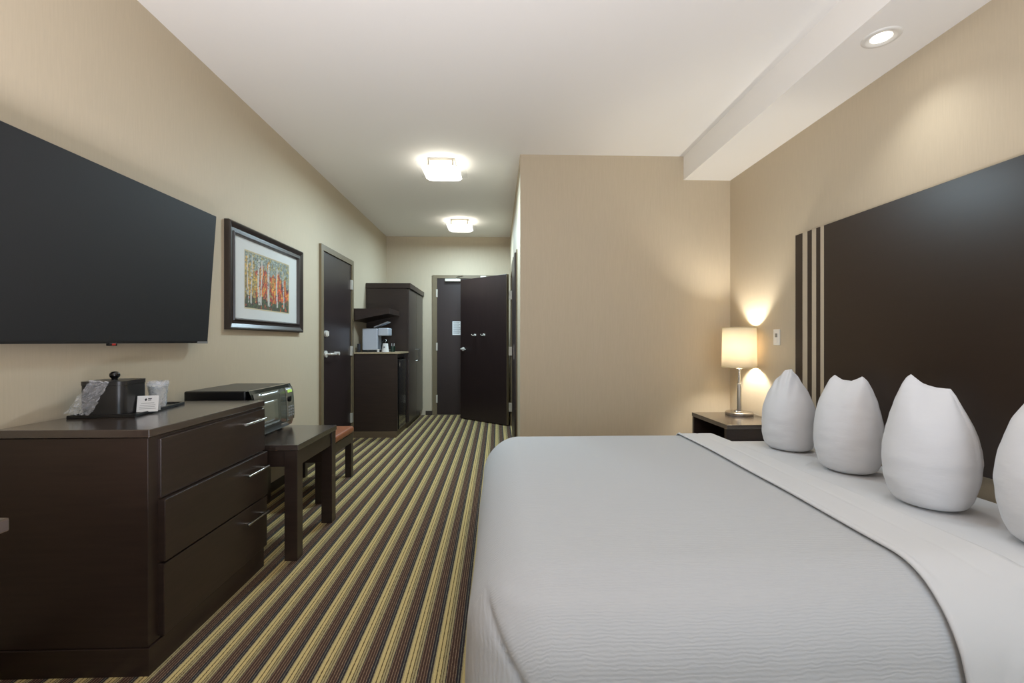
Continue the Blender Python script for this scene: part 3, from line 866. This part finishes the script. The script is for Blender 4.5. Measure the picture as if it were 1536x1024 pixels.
def fold_sheet():
    off = .013
    prf = []
    y0, y1, zt, R = BY0 - off - .008, BY1 + off, BZ + off, BR + off
    for k in range(24):
        prf.append((y0 - .006 * (1 - k / 24), .10 + (zt - R - .10) * k / 24))
    for k in range(25):
        a = PI / 2 * k / 24
        prf.append((y0 + R - R * math.cos(a), zt - R + R * math.sin(a)))
    for k in range(1, 60):
        prf.append((y0 + R + (y1 - y0 - R - R * FARK) * k / 60, zt))
    for k in range(25):
        a = PI / 2 * (1 - k / 24)
        prf.append((y1 - R * FARK + R * FARK * math.cos(a), zt - R + R * math.sin(a)))
    for k in range(1, 12):
        prf.append((y1, (zt - R) - (zt - R - .10) * k / 11))
    rows = []
    NX = 44
    for i in range(NX + 1):
        s = i / NX; row = []
        for (y, z) in prf:
            xa = 1.153 + (min(max(y, 1.3), 3.0) - 1.31) * .029 + .035 * smooth(.42, .12, z) * (1 if y < 2 else 0)
            xb = 1.475 + (min(y, 2.0) - 1.6) * -.02 + (.46 * smooth(.515, .40, z) if y < 1.6 else 0)
            x = xa + (xb - xa) * s
            zz, yy = z, y
            top = smooth(.44, .5, z)
            zz += crown(x, y) * top + .0015 * noise.noise((x * 3, y * 2.2, 4)) * top
            # low roll at the folded front edge and a soft crease along the middle of the band
            if s < .08: zz += (.006 * math.sin(s / .08 * PI)) * top
            zz += (-.0022 * math.exp(-((s - .50) / .03) ** 2)) * top
            if s > .85: zz -= .020 * (s - .85) / .15 * top
            if y < 1.4 and z < .45:
                k = smooth(.45, .25, z)
                yy -= k * (.012 * math.sin((x - .35 * (z)) * 46) ** 2 * smooth(1.22, 1.32, x) + .006 * noise.noise((x * 9, z * 4, 2)))
            row.append((x, yy, zz))
        rows.append(row)
    o = grid_obj('folded_sheet', rows, SHEET)
    sm = o.modifiers.new('s', 'SOLIDIFY'); sm.thickness = .006; sm.offset = 1
    return o
tag(fold_sheet(), 'smooth white top sheet folded back in a band over the coverlet', 'sheet')

# ------------------------------------------------------------------ pillows, folded and stood on end
def pillow(x, y, h, hw, peaks, label, seed, view, bw=.62, tb=.125, topw=.55, dip=.02, lean=0.0, skew=0.0):
    """hw: half width across the view; peaks: 1 or 2 corners at the top; local x runs across the view, local -y faces it"""
    rz = math.atan2(y, x) - PI / 2 + view
    rows = []
    NJ, NI = 56, 72
    for j in range(NJ + 1):
        k = j / NJ
        # half width profile: flat narrow foot, full belly low, drawn in at the top
        kk = .5 - .5 * math.cos(PI * k)
        if kk < .40:
            a = bw + (1 - bw) * math.sqrt(max(0, 1 - (1 - kk / .40) ** 2))
        else:
            tt = (kk - .40) / .60
            a = topw + (1 - topw) * (1 - tt ** 1.9)
        if kk < .06: a *= math.sqrt(max(0, 1 - ((.06 - kk) / .06) ** 2)) * .5 + .5
        aw = hw * a
        if kk < .38: b = tb * (.62 + .38 * math.sqrt(max(0, 1 - (1 - kk / .38) ** 2)))
        else:
            tt = (kk - .38) / .62; b = tb * max(0, (1 - tt ** 2.0)) ** .85 + .002
        if kk < .06: b *= math.sqrt(max(0, 1 - ((.06 - kk) / .06) ** 2)) * .5 + .5
        row = []
        for i in range(NI):
            th = 2 * PI * i / NI
            cx_, sx_ = math.cos(th), math.sin(th)
            px = aw * math.copysign(abs(cx_) ** 1.0, cx_)
            py = b * math.copysign(abs(sx_) ** .95, sx_)
            u = px / max(hw * topw, 1e-4)
            z = h * kk
            up = smooth(.55, 1.0, kk)
            if peaks == 2:
                z += up * (dip * (min(1.3, abs(u)) ** 1.8 - .6) - skew * u)
            else:
                z += up * .004 * math.sin(u)
            px *= 1 + .02 * up * math.sin(th * 9 + seed); py += .004 * up * math.sin(px * 95 + seed) * (1 - up * .6)
            wr = .0035 * noise.noise((px * 12 + seed, py * 12, z * 24)) * smooth(0, .1, kk) + .006 * noise.noise((px * 6, py * 6 + seed, z * 6))
            sc_ = 1 + wr / max(.05, hw)
            seam = .005 * math.exp(-(min(th, 2 * PI - th) / .05) ** 2) * smooth(.05, .2, kk)
            row.append((px * sc_ + seam + lean * kk * kk, py * sc_ + (.010 * up * math.sin(u * 2 + seed)), max(0, z)))
        rows.append(row)
    c = [(sum(p[0] for p in rows[0]) / NI, 0, 0)]
    o = grid_obj('pillow', rows, PILLOW, closed=True)
    bm = bmesh.new(); bm.from_mesh(o.data)
    for loop_z in (0, NJ):
        vs = [v for v in bm.verts if v.index // NI == loop_z]
    bm.verts.ensure_lookup_table()
    bm.faces.new([bm.verts[i] for i in range(NI)][::-1])
    # close the top edge into a seam
    for i in range(NI // 2):
        a_, b_ = NJ * NI + i, NJ * NI + (NI - i) % NI
    bm.faces.new([bm.verts[NJ * NI + i] for i in range(NI)])
    bmesh.ops.recalc_face_normals(bm, faces=bm.faces)
    bm.to_mesh(o.data); bm.free()
    for p in o.data.polygons: p.use_smooth = True
    o.location = (x, y, .4865); o.rotation_euler.z = rz
    tag(o, label, 'pillow', 'white pillows stood on end along the headboard')
    return o
pillow(1.730, 2.655, .475, .142, 1, 'white pillow next to the lamp, farthest of the row, with one pointed corner', 1.0, -.35, bw=.70, topw=.10)
pillow(1.735, 2.200, .462, .146, 2, 'second white pillow from the lamp, two corners with a dip between', 3.7, -.38, bw=.58, topw=.42, dip=.027)
pillow(1.690, 1.730, .480, .150, 2, 'third white pillow from the lamp, broad and rounded, wholly in view', 6.1, -.42, bw=.58, topw=.38, dip=.017, skew=.024)
pillow(1.735, 1.330, .485, .160, 2, 'white pillow cut off by the right edge of the photo, nearest of the row', 9.4, -.42, bw=.6, topw=.42, dip=.012)

# ------------------------------------------------------------------ nightstand and lamp
ns = thing('nightstand', 'dark wooden open-front nightstand between bed and partition wall', 'nightstand', (1.81, 3.38, 0))
NX0, NX1, NY0, NY1, NZ = -.225, .215, -.285, .285, .552
MB().box(NX0, NX1, NY0, NY1, NZ - .030, NZ, .002).build('top', WOODTOP, ns)
MB().box(NX0 + .004, NX1, NY0 + .012, NY0 + .045, 0, NZ - .031, .002).build('side_panel', WOOD, ns)
MB().box(NX0 + .004, NX1, NY1 - .033, NY1 - .001, 0, NZ - .031, .002).build('side_panel', WOOD, ns)
MB().box(NX1 - .02, NX1, NY0 + .045, NY1 - .033, .05, NZ - .031).build('back_panel', WOOD, ns)
MB().box(NX0 + .02, NX1 - .02, NY0 + .045, NY1 - .033, .27, .29).build('shelf', WOOD, ns)
ndw = MB().box(NX0 + .006, NX0 + .026, NY0 + .048, NY1 - .036, .06, .262, .002).build('drawer', WOOD, ns)
MB().tube([(NX0 + .006, -.06, .17), (NX0 - .02, -.06, .17), (NX0 - .02, .06, .17), (NX0 + .006, .06, .17)], .005, 8).build('handle', CHROME, ndw)

LX, LY = 1.900, 3.52
lp = thing('table_lamp', 'lit bedside lamp with cream drum shade on a metal stem on the nightstand', 'lamp', (LX, LY, NZ))
MB().lathe([(.100, .0005), (.102, .004), (.102, .022), (.096, .027), (.040, .029), (.036, .036), (.024, .040), (.02, .040)], n=48).build('base', CHROME, lp, 35)
MB().lathe([(.0165, .040), (.0165, .245), (.013, .250)], n=24).build('stem', STEEL, lp, 35)
MB().lathe([(.0095, .250), (.0095, .355), (.022, .357), (.022, .365), (.014, .370), (.014, .459)], n=24).build('neck', CHROME, lp, 35)
shd = MB().lathe([(.1265, .377), (.1215, .684)], n=64, cap=False).build('lamp_shade', SHADE, lp, 60)
sm = shd.modifiers.new('s', 'SOLIDIFY'); sm.thickness = .0015
TRIM = mat('cream_trim', (226, 212, 170), .7)
for r_, z_ in ((.1267, .374), (.1216, .680)):
    MB().lathe([(r_ + .0012, z_), (r_ + .0012, z_ + .008), (r_, z_ + .008), (r_, z_), (r_ + .0012, z_)], n=64, cap=False).build('shade_trim', TRIM, shd, 40)
bl = MB().lathe([(.012, .46), (.014, .48), (.029, .512), (.032, .535), (.027, .56), (.012, .577), (.002, .58)], n=20).build('bulb', bulb_mat(), lp, 60)
cord = MB().tube([(.095, -.03, .012), (.112, -.06, .006), (.118, -.14, .006), (.119, -.20, .006)], .003, 8).build('power_cord', mat('clear_cord', (150, 140, 120), .3), lp, 60)

# ------------------------------------------------------------------ lights
def area(name, loc, rot, sx, sy, power, col):
    l = bpy.data.lights.new(name, 'AREA'); l.shape = 'RECTANGLE'; l.size = sx; l.size_y = sy; l.energy = power; l.color = col
    o = bpy.data.objects.new(name, l); COL.objects.link(o); o.location = loc; o.rotation_euler = rot
    return o
def point(name, loc, power, col, r=.03):
    l = bpy.data.lights.new(name, 'POINT'); l.energy = power; l.color = col; l.shadow_soft_size = r
    o = bpy.data.objects.new(name, l); COL.objects.link(o); o.location = loc
    return o
area('window_daylight', ((WX0 + WX1) / 2, YW - .02, (WZ0 + WZ1) / 2), (PI / 2, 0, 0), WX1 - WX0, WZ1 - WZ0, *LP['window'])
area('uplight_fill', (-.52, .08, .50), (PI, 0, 0), .8, .9, *LP['uplight'])  # added fill aimed at the ceiling, out of view; no lamp stands here
for y in (4.13, 6.12):
    area('hall_light_lamp', (-.495, y, ZC - .126), (0, 0, 0), .3, .3, *LP['hall'])
    point('hall_light_glow', (-.495, y, ZC - .104), LP['glow'][0], LP['glow'][1], .015)
sl = bpy.data.lights.new('downlight_lamp', 'SPOT'); sl.energy, sl.color = LP['down']; sl.spot_size = math.radians(110); sl.spot_blend = .95; sl.shadow_soft_size = .03
so = bpy.data.objects.new('downlight_lamp', sl); COL.objects.link(so); so.location = (1.775, 2.05, SZ - .012); so.rotation_euler = (0, 0, 0)

wld = bpy.data.worlds.new('World'); SC.world = wld; wld.use_nodes = True
bg = wld.node_tree.nodes['Background']; bg.inputs[0].default_value = (.8, .88, 1, 1); bg.inputs[1].default_value = .05

# ------------------------------------------------------------------ camera
cam = bpy.data.cameras.new('camera'); cam.lens = 683.0 / 1536 * 36; cam.sensor_width = 36; cam.clip_start = .02
co = bpy.data.objects.new('camera', cam); COL.objects.link(co)
co.location = (0, 0, 1.129); co.rotation_euler = (PI / 2, 0, -math.atan(22 / 683.0))
SC.camera = co
SC.view_settings.view_transform = 'Standard'; SC.view_settings.look = 'None'; SC.view_settings.gamma = 1.0
SC.view_settings.use_curve_mapping = False; SC.view_settings.exposure = 0.0
SC.cycles.max_bounces = 10; SC.cycles.diffuse_bounces = 6
